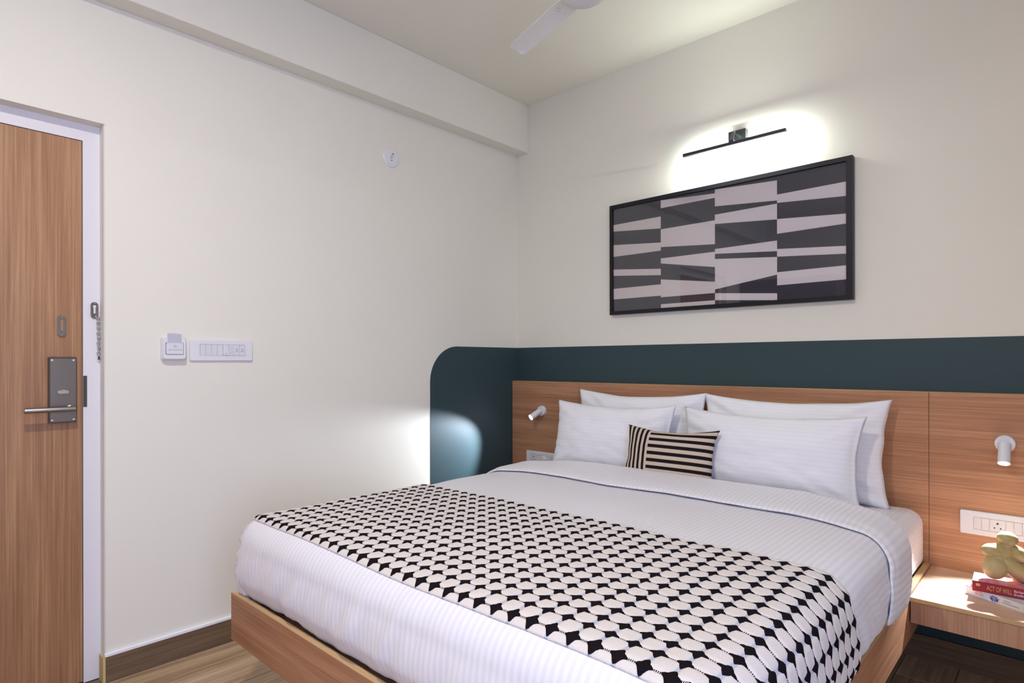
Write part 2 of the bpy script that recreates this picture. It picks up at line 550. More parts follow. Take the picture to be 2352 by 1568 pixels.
# lever lock
obj('lock_body', prism(rrect(-2.567, -2.481, 1.0225, 1.2725, .002, 2), fl2, 0, .020), M.bronze, leaf)
lp = obj('lock_plate', prism(rrect(-2.563, -2.4835, 1.0275, 1.2665, .002, 2), fl2, .0195, .0225), M.lockp, leaf)
tag(lp, 'brushed steel lock plate')
for yy in (-2.5565, -2.490):
    for zz in (1.034, 1.260):
        s = lathe([(0, .003), (.0022, .003), (.0045, .0016), (.0045, 0)], (FX + .0222, yy, zz), (1, 0, 0), 14)
        lathe([(0, .0036), (.0013, .0034), (.0015, .0028)], (FX + .0222, yy, zz), (1, 0, 0), 8, s)
        obj('screw', s, M.chrome, lp, smooth=True)
tm = lathe([(.0085, 0), (.0085, .006), (.006, .008), (0, .008)], (FX + .022, -2.5225, 1.141), (1, 0, 0), 18)
prism(rrect(-2.542, -2.507, 1.1335, 1.1465, .006, 5), fl2, .026, .033, tm)
obj('thumb_turn', tm, M.chrome, lp, smooth=30)
lv = lathe([(.014, 0), (.014, .004), (.009, .006), (.009, .040)], (FX + .0222, -2.5005, 1.0765), (1, 0, 0), 20)
tube([(FX + .062, -2.4895, 1.0765), (FX + .062, -2.492, 1.0765), (FX + .062, -2.642, 1.0765), (FX + .062, -2.645, 1.0765)], [.0085, .0098, .0098, .009], 18, bm=lv)
obj('lever_handle', lv, M.steel, leaf, smooth=50)
# chain keeper on the leaf: oval plate with a key-hole slot
def keeper(yc, zc, hw, hh, parent, behind):
    outer = rrect(yc - hw, yc + hw, zc - hh, zc + hh, hw * .98, 7)
    bm_ = prism(outer, fl2, 0, .004)
    sc = lambda p, k, kz: [(yc + (a - yc) * k, zc + (b - zc) * kz) for a, b in p]
    ring(sc(outer, .96, .97), sc(outer, .52, .70), fl2, .004, .0075, bm_)
    o = obj('keeper_plate', bm_, M.antique, parent, smooth=40)
    obj('keeper_slot', prism(rrect(yc - hw * .26, yc + hw * .26, zc - hh * .42, zc + hh * .36, hw * .25, 4), fl2, .0041, .0050), behind, o)
    obj('keeper_eye', lathe([(0, .0012), (.0055, .0012), (.0055, 0)], (FX + .0042, yc, zc + hh * .46), (1, 0, 0), 14), behind, o)
    for s_ in (-1, 1):
        obj('screw', lathe([(0, .0025), (.002, .0025), (.0032, .0005), (.0032, 0)], (FX + .006, yc, zc + s_ * hh * .82), (1, 0, 0), 12), M.chrome, o, smooth=True)
    return o
keeper(-2.5245, 1.391, .0135, .040, leaf, M.door)

# security chain hanging on the frame: a thing of its own
ch = empty('door_chain', (FX, -2.419, 1.458), 'steel security chain dangling from an oval plate on the white door frame', 'chain')
inv = Matrix.Translation(-Vector(ch.location))
def under(o, root):
    off, r = Vector((0, 0, 0)), root
    while r is not None:                     # parts carry no offset of their own, only the thing's Empty does
        off += Vector(r.location); r = r.parent
    o.data.transform(Matrix.Translation(-off))
    return o
k = keeper(-2.419, 1.458, .0125, .032, None, M.jamb)
kids = [c for c in bpy.data.objects if c.parent == k]
k.parent = ch
for o in [k] + kids:
    under(o, ch)
def circ(c, r, ax, n=22, ez=1.0):
    d, u, w = frame_from(ax)
    return [Vector(c) + u * math.cos(2 * PI * i / n) * r + w * math.sin(2 * PI * i / n) * r * ez for i in range(n)]
CX = FX + .013
obj('split_ring', under_bm := tube(circ((CX, -2.406, 1.436), .0115, (1, .2, 0)), .0009, 6, closed=True), M.chrome, None, smooth=True)
o = bpy.data.objects['split_ring']; under(o, ch); o.parent = ch
o = obj('split_ring', tube(circ((CX, -2.401, 1.419), .0125, (1, -.3, .1)), .0009, 6, closed=True), M.chrome, None, smooth=True); under(o, ch); o.parent = ch
z = 1.424
for i in range(15):
    ax = (1, .75 if i % 2 else -.75, .15)
    c = (CX - .002, -2.4085 + .0012 * math.sin(i * 1.7) + .00018 * i, z)
    o = obj('chain_link', tube(circ(c, .0056, ax, 14, 1.35), .0014, 6, closed=True), M.chrome, None, smooth=True)
    under(o, ch); o.parent = ch
    z -= .0098
bb = lathe([(.0, .0), (.003, 0), (.003, .010), (.0055, .0105), (.0055, .0125), (0, .0125)], (CX - .002, -2.406, z - .001), (0, .0, -1), 14)
o = obj('chain_bolt', bb, M.blackm, None, smooth=30); under(o, ch); o.parent = ch

# ------------------------------------------------------------------ wall fittings
def gang_plate(name, fn, a0, a1, z0, z1, w0, w1, wz0, wz1, depth, label, cat, loc):
    t = empty(name, loc, label, cat)
    out_, inn = rrect(a0, a1, z0, z1, .006, 4), rrect(w0, w1, wz0, wz1, .0015, 4)
    o_in = rrect(a0 + .003, a1 - .003, z0 + .003, z1 - .003, .005, 4)
    b = new()
    loops = [[b.verts.new(fn(p[0], p[1], d)) for p in P_] for P_, d in
             ((out_, 0), (out_, depth * .55), (rrect(a0 + .001, a1 - .001, z0 + .001, z1 - .001, .006, 4), depth * .85), (o_in, depth), (inn, depth), (inn, 0))]
    n_ = len(out_)
    for A_, B_ in zip(loops[:-1], loops[1:]):
        for i in range(n_): b.faces.new((A_[i], A_[(i + 1) % n_], B_[(i + 1) % n_], B_[i]))
    o = obj('plate', b, M.plastic, t, smooth=30); under(o, t)
    o = obj('recess', prism(inn, fn, .001, depth - .004), M.groove, t); under(o, t)
    return t
def module(t, fn, a0, a1, z0, z1, d, name='switch_rocker', m_=None, tilt=0.0):
    b = new()
    A = [(a0 + .0006, z0), (a1 - .0006, z0), (a1 - .0006, z1), (a0 + .0006, z1)]
    v0 = [b.verts.new(fn(p[0], p[1], .002)) for p in A]
    v1 = [b.verts.new(fn(p[0], p[1], d + (tilt if i >= 2 else -tilt))) for i, p in enumerate(A)]
    b.faces.new(v0); b.faces.new(v1[::-1])
    for i in range(4): b.faces.new((v0[i], v0[(i + 1) % 4], v1[(i + 1) % 4], v1[i]))
    o = obj(name, b, m_ or M.plastic2, t); under(o, t)
    return o

# switch plate on the left wall
t = gang_plate('switch_plate', on_left, -2.0915, -1.8225, 1.2575, 1.350, -2.0515, -1.8575, 1.281, 1.3305, .011,
               'long white switch plate on the off-white wall beside the key card holder', 'switch', (0, -1.957, 1.304))
mw = (.194 - .002) / 8
for i in range(8):
    a0 = -2.0505 + i * mw
    dz = .0125 if i in (4, 5) else .0105
    o = module(t, on_left, a0, a0 + mw, 1.2825, 1.329 + (.001 if i in (4, 5) else 0), dz, tilt=[.001, .001, .0008, .0008, -.001, 0, -.001, -.001][i])
    if i == 4:
        p = obj('indicator', prism(rrect(a0 + .0105, a0 + .0135, 1.286, 1.2925, .001, 2), on_left, dz, dz + .0022), M.inkg, o); under(p, t)
    if i == 5:
        b = new()
        for r_ in range(7):
            for c_ in range(3):
                aa = a0 + .006 + c_ * .0055 + (r_ % 2) * .0015; zz = 1.290 + r_ * .0046
                prism(rrect(aa, aa + .0024, zz, zz + .0018, .0006, 1), on_left, dz, dz + .0004, b)
        p = obj('buzzer_grille', b, M.inkg, o); under(p, t); p['kind'] = 'stuff'
    if i in (6, 7):
        bs = new()      # small worn grey symbol with a line of print under it
        prism(rrect(a0 + .0095, a0 + .0155, 1.3065, 1.3125, .0015, 2), on_left, dz - .002, dz + .0015, bs)
        prism(rrect(a0 + .0065, a0 + .0185, 1.2985, 1.3020, .0008, 2), on_left, dz - .002, dz + .0015, bs)
        p = obj('symbol_print', bs, M.inkg, o); under(p, t)

# key card holder
t = empty('key_card_switch', (0, -2.155, 1.308), 'white key card power switch with a lavender-grey card in its slot', 'switch')
KY0, KY1, KZ0, KZ1 = -2.2025, -2.1085, 1.261, 1.357
b = new()
def slab(y0, y1, z0, z1, d0, d1, r0, bm_):
    prism(rrect(y0, y1, z0, z1, r0, 5), on_left, d0, d1, bm_)
O1, O2, I1 = rrect(KY0, KY1, KZ0, KZ1, .008, 5), rrect(KY0 + .004, KY1 - .006, KZ0 + .006, KZ1 - .004, .010, 5), rrect(-2.1925, -2.1215, 1.283, 1.334, .005, 5)
prism(O1, on_left, 0, .016, b)
n = len(O1)
A = [b.verts.new(on_left(p[0], p[1], .016)) for p in O1]; B = [b.verts.new(on_left(p[0], p[1], .030)) for p in O2]
D = [b.verts.new(on_left(p[0], p[1], .030)) for p in I1]; E = [b.verts.new(on_left(p[0], p[1], .022)) for p in I1]
for P_, Q_ in ((A, B), (B, D), (D, E)):
    for i in range(n): b.faces.new((P_[i], P_[(i + 1) % n], Q_[(i + 1) % n], Q_[i]))
b.faces.new(E)
o = obj('housing', b, M.plastic, t, smooth=35); under(o, t)
o = obj('slot_recess', prism(rrect(-2.1915, -2.1225, 1.284, 1.333, .005, 5), on_left, .021, .0225), M.groove, t); under(o, t)
o = obj('card_face', prism(rrect(-2.1890, -2.1245, 1.2865, 1.3325, .003, 4), on_left, .022, .033), M.plastic2, t, smooth=30); under(o, t)
face = o
mt = lambda y, z_: Matrix.Translation(Vector((.0332, y, z_)) - Vector(t.location)) @ Matrix.Rotation(PI / 2, 4, 'Z') @ Matrix.Rotation(PI / 2, 4, 'X')
text_mesh('lettering', 'INSERT CARD FOR POWER', .0042, M.ink, face, mt(-2.1555, 1.3035), 'CENTER', .0001)
hb_ = new()      # little hand emblem: palm arc and fingers
for q in range(4):
    tube([(.0333, -2.1585 + q * .0018, 1.3185 + .0002 * q), (.0333, -2.1590 + q * .0022, 1.3225)], .00035, 5, bm=hb_)
tube([(.0333, -2.1625, 1.3195), (.0333, -2.1605, 1.3165), (.0333, -2.1575, 1.3140), (.0333, -2.1535, 1.3140), (.0333, -2.1505, 1.3165), (.0333, -2.1485, 1.3195)], .00035, 5, bm=hb_)
o = obj('hand_emblem', hb_, M.ink, face); under(o, t)
b = prism([(-.0265, -.045), (.0265, -.045), (.0265, .032), (-.0265, .036)], lambda a, b_, d: (d, a, b_), -.0005, .0005)
tag(obj('key_card', b, M.card, None, loc=(.0315, -2.157, 1.337), rot=(math.radians(2), 0, 0)), 'plain lavender-grey key card standing in the white card holder', 'card')

# round cover plate high on the wall
t = empty('cover_plate', (0, -1.046, 2.388), 'round white cover plate with screw holes high on the off-white wall', 'cover plate')
o = obj('disc', lathe([(.053, 0), (.053, .004), (.049, .0075), (.041, .0085), (.040, .0100), (0, .0105)], (0, -1.046, 2.388), (1, 0, 0), 40), M.plastic, t, smooth=30); under(o, t)
for dy, dz, r in ((.008, .021, .0042), (-.003, -.017, .0030), (.006, -.016, .0018), (-.008, .018, .0016), (-.013, -.007, .0018), (.015, .010, .0018)):
    o = obj('screw_hole', lathe([(0, .0012), (r, .0012), (r, 0)], (.0100, -1.046 + dy, 2.388 + dz), (1, 0, 0), 12), M.bronze, t); under(o, t)
o = obj('latch_slot', prism(rrect(-1.050, -1.043, 2.381, 2.401, .003, 4), on_left, .0098, .0118), M.inkg, t); under(o, t)

# ------------------------------------------------------------------ headboard
HD = 0.060
hb = empty('headboard', (1.45, 0, .25), 'wide wood laminate headboard panelling in three sections on the bed wall', 'headboard')
for x0, x1 in ((.004, .5622), (.5637, 2.3393), (2.3408, 2.90)):
    o = obj('headboard_panel', box(x0, x1, -HD, -.0012, .25, 1.1235, .0008, 1), M.hb, hb); under(o, hb)
o = obj('edge_strip', box(.004, 2.90, -HD + .001, -.002, 1.1235, 1.1245), M.edge, hb); under(o, hb)
o = obj('backing', box(.01, 2.89, -HD + .006, -.0012, .26, 1.12), M.plinth, hb); under(o, hb)

# sockets on the headboard
def onhb(a, b, d): return (a, -HD - d, b)
t = gang_plate('socket_plate', onhb, 2.443, 2.713, .569, .662, 2.4865, 2.6815, .591, .640, .009,
               'white socket and switch plate on the headboard above the nightstand', 'socket', (2.578, -HD, .6155))
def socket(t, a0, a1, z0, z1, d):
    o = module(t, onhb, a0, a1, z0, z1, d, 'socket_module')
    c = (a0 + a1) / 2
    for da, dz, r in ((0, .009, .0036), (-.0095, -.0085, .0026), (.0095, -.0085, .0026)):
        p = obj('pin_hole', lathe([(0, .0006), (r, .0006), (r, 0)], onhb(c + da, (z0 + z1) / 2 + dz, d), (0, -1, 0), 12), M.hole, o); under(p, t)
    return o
a = 2.487
for kind in 'sspssss':
    w = .049 if kind == 'p' else .0243
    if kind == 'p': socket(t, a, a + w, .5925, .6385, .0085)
    else: module(t, onhb, a, a + w, .5925, .6385, .0085, tilt=.0006)
    a += w
t = gang_plate('socket_plate', onhb, .137, .407, .576, .670, .175, .368, .600, .6495, .009,
               'white socket plate with a round dimmer knob, half hidden by the duvet and pillow', 'socket', (.272, -HD, .623))
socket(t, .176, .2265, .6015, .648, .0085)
module(t, onhb, .2265, .252, .6015, .648, .0085)
dm = module(t, onhb, .252, .325, .6015, .648, .0085, 'dimmer_module')
o = obj('dimmer_knob', lathe([(.019, 0), (.0175, .010), (.015, .016), (0, .017)], onhb(.290, .6245, .0085), (0, -1, 0), 24), M.plastic, dm, smooth=40); under(o, t)
module(t, onhb, .325, .3465, .6015, .648, .0085); module(t, onhb, .3465, .367, .6015, .648, .0085)

# reading lamps
def reading_lamp(x, z, d, label, spot_dir, power):
    t = empty('reading_lamp', (x, -HD, z), label, 'lamp')
    d = Vector(d).normalized()
    base_c = Vector((x, -HD, z))
    o = obj('mount', lathe([(.032, -.001), (.032, .016), (.030, .020), (0, .020)], base_c, (0, -1, 0), 32), M.lampw, t, smooth=35); under(o, t)
    piv = base_c + Vector((0, -.026, 0))
    L = .080
    o = obj('joint', tube([base_c + Vector((0, -.018, 0)), piv + d * .012], .010, 14), M.lampw, t, smooth=40); under(o, t)
    r = .0195
    o = obj('barrel', lathe([(0, -.002), (r * .9, -.002), (r, .001), (r, L), (r - .0015, L), (r - .002, L - .0135), (0, L - .014)], piv, d, 32), M.lampw, t, smooth=35); under(o, t)
    o2 = obj('led_lens', lathe([(0, L - .0095), (r - .0022, L - .0105), (r - .0022, L - .013)], piv, d, 28), M.led, t, smooth=True); under(o2, t)
    ld = bpy.data.lights.new('reading_spot', 'SPOT')
    ld.energy = power
    ld.color = (0.80, 0.87, 1.0)
    ld.spot_size = math.radians(68)
    ld.spot_blend = 0.6
    ld.shadow_soft_size = 0.012
    l = bpy.data.objects.new('reading_spot', ld)
    l.location = piv + d * (L + .004) - Vector(t.location)
    l.rotation_euler = Vector(spot_dir).to_track_quat('-Z', 'Y').to_euler()
    link(l, t)
    return t
reading_lamp(.270, .936, (-.25, -.84, -.48), 'small white reading lamp aimed at the green painted side wall', (-.26, -.86, -.42), SPOT_W)
reading_lamp(2.583, .935, (.0, -.52, -.86), 'small white reading lamp shining down on the nightstand', (.0, -.52, -.86), SPOT_W)

# ------------------------------------------------------------------ bed frame
RX0, RX1, RY, RZ0, RZ1 = .555, 2.345, -2.14, .258, .423
bf = empty('bed_frame', (1.45, -1.1, 0), 'wood laminate platform bed frame floating on a recessed plinth', 'bed')
def part(name, b, m_, root, **k):
    o = obj(name, b, m_, root, **k); under(o, root); return o
fr_ = part('foot_rail', box(RX0, RX1, RY, RY + .021, RZ0, RZ1), M.railx, bf)
part('edge_band', box(RX0, RX1, RY, RY + .021, RZ1, RZ1 + .0012), M.edge, fr_)
for x0 in (RX0, RX1 - .021):
    s = part('side_rail', box(x0, x0 + .021, RY + .021, -HD - .001, RZ0, RZ1), M.raily, bf)
    part('edge_band', box(x0, x0 + .021, RY + .021, -HD - .001, RZ1, RZ1 + .0012), M.edgey, s)
part('platform', box(RX0 + .021, RX1 - .021, RY + .021, -HD - .001, .37, .395), M.raily, bf)
part('plinth', box(.78, 2.12, -1.78, -.08, 0, .37), M.plinth, bf)

# ------------------------------------------------------------------ mattress and bedding
XCEN = 1.45
def wr(p, f, a, seed=0.0):
    return (noise.noise(Vector((p[0] * f + seed, p[1] * f, p[2] * f)))) * a

def uv_grid(name, nu, nv, fn, mat_, parent=None, smooth=True, cu=False):
    """fn(i/nu, j/nv) -> (position, uv)"""
    verts, uvs, faces = [], [], []
    for j in range(nv + 1):
        for i in range(nu + 1):
            p, q = fn(i / nu, j / nv)
            verts.append(tuple(p)); uvs.append(q)
    for j in range(nv):
        for i in range(nu):
            a = j * (nu + 1) + i
            faces.append((a, a + nu + 1, a + nu + 2, a + 1))
    me = bpy.data.meshes.new(name)
    me.from_pydata(verts, [], faces)
    ul = me.uv_layers.new(name='UVMap')
    for lp_ in me.loops:
        ul.data[lp_.index].uv = uvs[lp_.vertex_index]
    for p in me.polygons: p.use_smooth = smooth
    me.materials.append(mat_)
    o = bpy.data.objects.new(name, me)
    return link(o, parent)

# mattress: rounded slab in a fitted sheet
mt_b = box(.582, 2.322, -2.09, -.064, .396, .648, .055, 6)
for v in mt_b.verts:
    v.co += Vector((0, 0, wr(v.co, 5, .004)))
    k = (v.co.z - .396) / .25
    v.co.x += (v.co.x - XCEN) * .010 * math.sin(PI * min(1, max(0, k)))
me_ = obj('mattress', mt_b, M.fitted, None, smooth=60)
uvl = me_.data.uv_layers.new(name='UVMap')
for lp_ in me_.data.loops:
    c = me_.data.vertices[lp_.vertex_index].co
    uvl.data[lp_.index].uv = (c.x + c.z, c.y)
tag(me_, 'white sheeted mattress on the wooden bed frame', 'mattress')

ZT, BR, HXT, YFT = .698, .095, .908, 2.138      # duvet top, edge radius, half width, foot edge
ARC = BR * PI / 2
def bedmap(s, t, h, tuck=0.0, pleat=0.0):
    hx, tf = HXT - BR, YFT - BR
    ds = (abs(s) - hx) if abs(s) > hx else 0.0
    dt = (t - tf) if t > tf else 0.0
    sg = 1 if s >= 0 else -1
    L = max(ds, dt)
    base = Vector((XCEN + sg * min(abs(s), hx), -min(t, tf), 0))
    # soft unevenness of the filling
    zt = ZT + wr((s, t, 0), 2.2, .007, 3) + wr((s, t, 0), 6.5, .0025, 9)
    zt -= .010 * max(0, (abs(s) - .55) / .35) ** 2 if abs(s) < hx else .010 * ((hx - .55) / .35) ** 2
    if L <= 0:
        return base + Vector((0, 0, zt + h))
    nvec = Vector((sg * ds, -dt, 0)).normalized()
    if L <= ARC:
        a = L / BR
        p = base + nvec * (BR * math.sin(a)) + Vector((0, 0, zt - BR * (1 - math.cos(a))))
        nn = nvec * math.sin(a) + Vector((0, 0, math.cos(a)))
        k = 0
    else:
        ex = L - ARC
        o = BR + .010 * math.sin(min(1, ex / .16) * PI)
        if tuck and ex > .10:
            o -= tuck * (1 - .9 * (min(ds, dt) / max(1e-6, L))) * min(1.3, (ex - .10) / .065) ** 2
        p = base + nvec * o + Vector((0, 0, zt - BR - ex))
        nn = nvec
        k = ex
    if pleat:
        along = s if dt > ds else t
        cr = min(ds, dt) / max(1e-6, L)
        amp = pleat * min(1, (L / .2) ** 1.5) * (.45 + 1.3 * cr)
        w_ = noise.noise(Vector((along * 13 + L * 9.0, L * 4.0, 5 + sg))) + .55 * noise.noise(Vector((along * 30 + L * 14, L * 7, 2)))
        if cr > .3:
            w_ += .55 * math.sin(L * 110 + along * 20) * (cr - .3)
        p += nn * amp * w_
    return p + nn * h

SL = HXT - BR + ARC + .168      # half cloth width
TL = YFT - BR + ARC + .180
T0 = .52
def duv(a, b):
    s = -SL + 2 * SL * a
    e = max(0.0, (abs(s) - .55) / (SL - .55))
    t0 = T0 + .27 * e ** 1.4
    t = t0 + (TL - t0) * b
    p = bedmap(s, t, 0.0, .022, .016)
    if b > .985:
        p.z += .012 * noise.noise(Vector((s * 5, 1, 0))) * (b - .985) / .015
    return p, (s, t)
dv = uv_grid('duvet', 260, 190, duv, M.sheet)
tag(dv, 'white satin-striped duvet spread over the bed and tucked at the foot', 'duvet')

# the turned-back top edge of the duvet: a soft closed roll lying on it
def fold_mesh():
    nu, nv = 150, 40
    verts, uvs, faces = [], [], []
    for i in range(nu + 1):
        s = (-SL + .045) + (2 * SL - .090) * i / nu
        e = max(0.0, (abs(s) - .55) / (SL - .55))
        shift = .0 + .20 * e ** 1.6
        t0, t1 = .485 + .30 * e ** 1.4, .785 + .225 * e ** 1.6 + wr((s, 0, 0), 3.0, .02, 4)
        th = .034 - .018 * e
        for j in range(nv):
            a = 2 * PI * j / nv
            ca, sa = math.cos(a), math.sin(a)
            cx = math.copysign(abs(ca) ** .55, ca)
            cz = math.copysign(abs(sa) ** .8, sa)
            t = (t0 + t1) / 2 + cx * (t1 - t0) / 2
            h = th * (cz + 1) / 2 * (1.0 + .35 * math.cos(a + PI)) + .001
            h += wr((s, t, cz), 9, .003, 7)
            p = bedmap(s, t, max(.0005, h))
            verts.append(tuple(p)); uvs.append((s, t + .4))
    for i in range(nu):
        for j in range(nv):
            a, b = i * nv + j, i * nv + (j + 1) % nv
            faces.append((a, b, b + nv, a + nv))
    faces.append(tuple(range(nv))[::-1]); faces.append(tuple(nu * nv + j for j in range(nv)))
    me = bpy.data.meshes.new('folded_edge')
    me.from_pydata(verts, [], faces)
    ul = me.uv_layers.new(name='UVMap')
    for l in me.loops: ul.data[l.index].uv = uvs[l.vertex_index]
    for p in me.polygons: p.use_smooth = True
    me.materials.append(M.sheet)
    o = bpy.data.objects.new('folded_edge', me)
    return link(o, dv)
tag(fold_mesh(), 'white turned-back edge of the duvet')

# throw
S0 = round((-HXT - .17) / LA) * LA - LA / 2
S1 = -S0
TA, TB = 1.335 - LB * .72, 1.335 + 14 * LB + LB * .45
def puff(s, t):
    u, v = abs((s / LA + .5) % 1 - .5), abs(((t - 1.335) / LB + .5) % 1 - .5)   # 0 on a lattice line
    k = min(1.0, u / .22, v / .16)
    return .0045 * k ** .7
def skew(s, t):     # the cloth lies a little askew
    return t + .015 * math.sin(s * 1.3 + .4) - .010 * s
def thr(a, b):
    s = S0 + (S1 - S0) * a
    t = TA + (TB - TA) * b
    edge = min(1, min(a, 1 - a) * 120, min(b, 1 - b) * 40)
    return bedmap(s, skew(s, t), .0035 + .002 * edge + puff(s, t) * edge + .0, 0, .004), (s, t - 1.335)
tw = uv_grid('throw_blanket', 500, 176, thr, M.throw)
tag(tw, 'cream knitted throw with a black tuft lattice across the foot of the bed', 'throw')
sm = tw.modifiers.new('thickness', 'SOLIDIFY'); sm.thickness = .004; sm.offset = -1

def tufts():
    verts, faces = [], []
    n = 20
    ncol = int((S1 - S0) / LA)
    for j in range(15):
        for i in range(-ncol // 2, ncol // 2 + 1):
            s0, t0 = i * LA, 1.335 + j * LB
            if not (S0 + .004 < s0 < S1 - .004): continue
            base = len(verts)
            rs, rt = random.uniform(.92, 1.08), random.uniform(.92, 1.08)
            rot = random.uniform(-.10, .10)
            for ringk, hh in ((1.0, .0045), (.86, .0085), (.50, .0105)):
                for k in range(n):
                    a = 2 * PI * k / n
                    r = .0205 / ((abs(math.cos(a)) ** 1.05 + abs(math.sin(a)) ** 1.05) ** (1 / 1.05)) * (1 + .06 * abs(math.cos(2 * a)))
                    ds, dt = r * ringk * math.cos(a + rot) * rs * 1.0, r * ringk * math.sin(a + rot) * rt * .98
                    jit = random.uniform(-.0006, .0006)
                    verts.append(tuple(bedmap(s0 + ds + jit, skew(s0 + ds, t0 + dt) + jit, hh, 0, .004)))
            verts.append(tuple(bedmap(s0, skew(s0, t0), .0108, 0, .004)))
            for q in range(2):
                for k in range(n):
                    a, b = base + q * n + k, base + q * n + (k + 1) % n
                    faces.append((a, b, b + n, a + n))
            for k in range(n):
                faces.append((base + 2 * n + k, base + 2 * n + (k + 1) % n, base + 3 * n))
    me = bpy.data.meshes.new('black_tufts')
    me.from_pydata(verts, [], faces)
    for p in me.polygons: p.use_smooth = True
    me.materials.append(M.tuft)
    o = bpy.data.objects.new('black_tufts', me)
    o['kind'] = 'stuff'
    o['label'] = 'small black tufts woven in a lattice'
    return link(o, tw)
tufts()

# pillows -------------------------------------------------------------------
def pillow(name, w, h, T, mat_, loc, lean, yaw, label, cat, group=None, seed=0, roll=0, nu=64, nv=46, ear=.075, flange=0.0, uvs=1.0, sag=.35, wrk=.009):
    bm_ = bmesh.new()
    uvl = bm_.loops.layers.uv.new('UVMap')
    grids = []
    for side in (-1, 1):
        g_ = []
        for j in range(nv + 1):
            row_ = []
            v = -1 + 2 * j / nv
            for i in range(nu + 1):
                u = -1 + 2 * i / nu
                x = w / 2 * (u - ear * u * abs(u) ** 3 * (1 - v * v))
                z = h / 2 * (v - ear * 1.6 * v * abs(v) ** 3 * (1 - u * u) * (1.0 if v < 0 else 1.25))
                uf = u if (u < 0 or flange == 0) else min(1.0, u / (1 - flange))
                f = max(0, 1 - abs(uf) ** 2.4) ** .55 * max(0, 1 - abs(v) ** 2.4) ** .55
                f *= 1 - sag * v * .5
                y = side * (T * f + .003 * min(1, (1 - abs(u)) * 20) * min(1, (1 - abs(v)) * 20))
                p = Vector((x, y, z))
                # creases running in from the corners and broad softness
                cd = min(math.hypot(u - a, v - b) for a in (-1, 1) for b in (-1, 1))
                ang = math.atan2(v, u)
                cr = math.sin(ang * 26 + seed) * max(0, 1 - cd / .9) * .6
                n_ = noise.noise(Vector((u * 2.4 + seed, v * 2.0, side * 3))) + .5 * noise.noise(Vector((u * 5 + v * 2 + seed, v * 6, side)))
                p.y += side * wrk * min(1, f * 3) * (n_ + cr)
                p.z += .006 * noise.noise(Vector((u * 2.0 + seed * 2, 4, 0))) * (abs(v) ** 4)
                p.x += .006 * noise.noise(Vector((7, v * 2.6 + seed * 2, 0))) * (abs(u) ** 4)
                row_.append(bm_.verts.new(p))
            g_.append(row_)
        grids.append(g_)
        for j in range(nv):
            for i in range(nu):
                q = [(i, j), (i + 1, j), (i + 1, j + 1), (i, j + 1)]
                if side > 0: q = q[::-1]
                f_ = bm_.faces.new([g_[b][a] for a, b in q])
                f_.smooth = True
                for lp_, (a, b) in zip(f_.loops, q):
                    lp_[uvl].uv = ((-1 + 2 * a / nu) * w / 2 * uvs, (-1 + 2 * b / nv) * h / 2 * uvs)
    bmesh.ops.remove_doubles(bm_, verts=list(bm_.verts), dist=.0006)
    me = bpy.data.meshes.new(name)
    bm_.normal_update()
    bm_.to_mesh(me); bm_.free()
    me.transform(Matrix.Translation((0, 0, h / 2)))
    me.materials.append(mat_)
    o = bpy.data.objects.new(name, me)
    o.location = loc
    o.rotation_euler = (math.radians(-lean), math.radians(roll), math.radians(yaw))
    link(o)
    return tag(o, label, cat, group)

ZM = .640
pillow('pillow', .80, .455, .078, M.pillow, (1.020, -.185, ZM), 7, 0, 'white pillow against the headboard on the side of the green painted wall', 'pillow', 'white bed pillows', seed=1, flange=.06, roll=0)
pillow('pillow', .82, .455, .078, M.pillow, (1.815, -.185, ZM), 7, 0, 'white pillow against the headboard on the nightstand side', 'pillow', 'white bed pillows', seed=4, flange=.0)
pillow('pillow', .735, .400, .085, M.pillow, (.955, -.352, ZM), 11, 2, 'white front pillow leaning nearest the half-hidden socket plate', 'pillow', 'white bed pillows', seed=8, flange=.06)
pillow('pillow', .80, .395, .085, M.pillow, (1.765, -.352, ZM), 11, -1, 'white front pillow beside the striped cushion, nearer the nightstand', 'pillow', 'white bed pillows', seed=11, flange=.05)
cu_o = pillow('cushion', .465, .275, .060, M.cushion, (1.375, -.480, .672), 14, 3, 'small black and cream striped cushion leaning on the white pillows', 'cushion', seed=15, ear=.10, wrk=.002, nu=48, nv=34, sag=.15)

# ------------------------------------------------------------------ nightstand
t = empty('nightstand', (2.62, -.28, .32), 'floating wood laminate nightstand fixed to the headboard beside the bed', 'nightstand')
tp = part('top', box(2.3465, 2.898, -.505, -HD, .398, .4125), M.nst, t)
part('edge_band', box(2.3465, 2.898, -.5062, -.505, .398, .4125), M.edge, tp)
part('drawer_front', box(2.3485, 2.896, -.503, -.485, .3215, .3965, .0008, 1), M.nsv, t)
part('drawer_body', box(2.352, 2.893, -.485, -HD, .3225, .398), M.plinth, t)

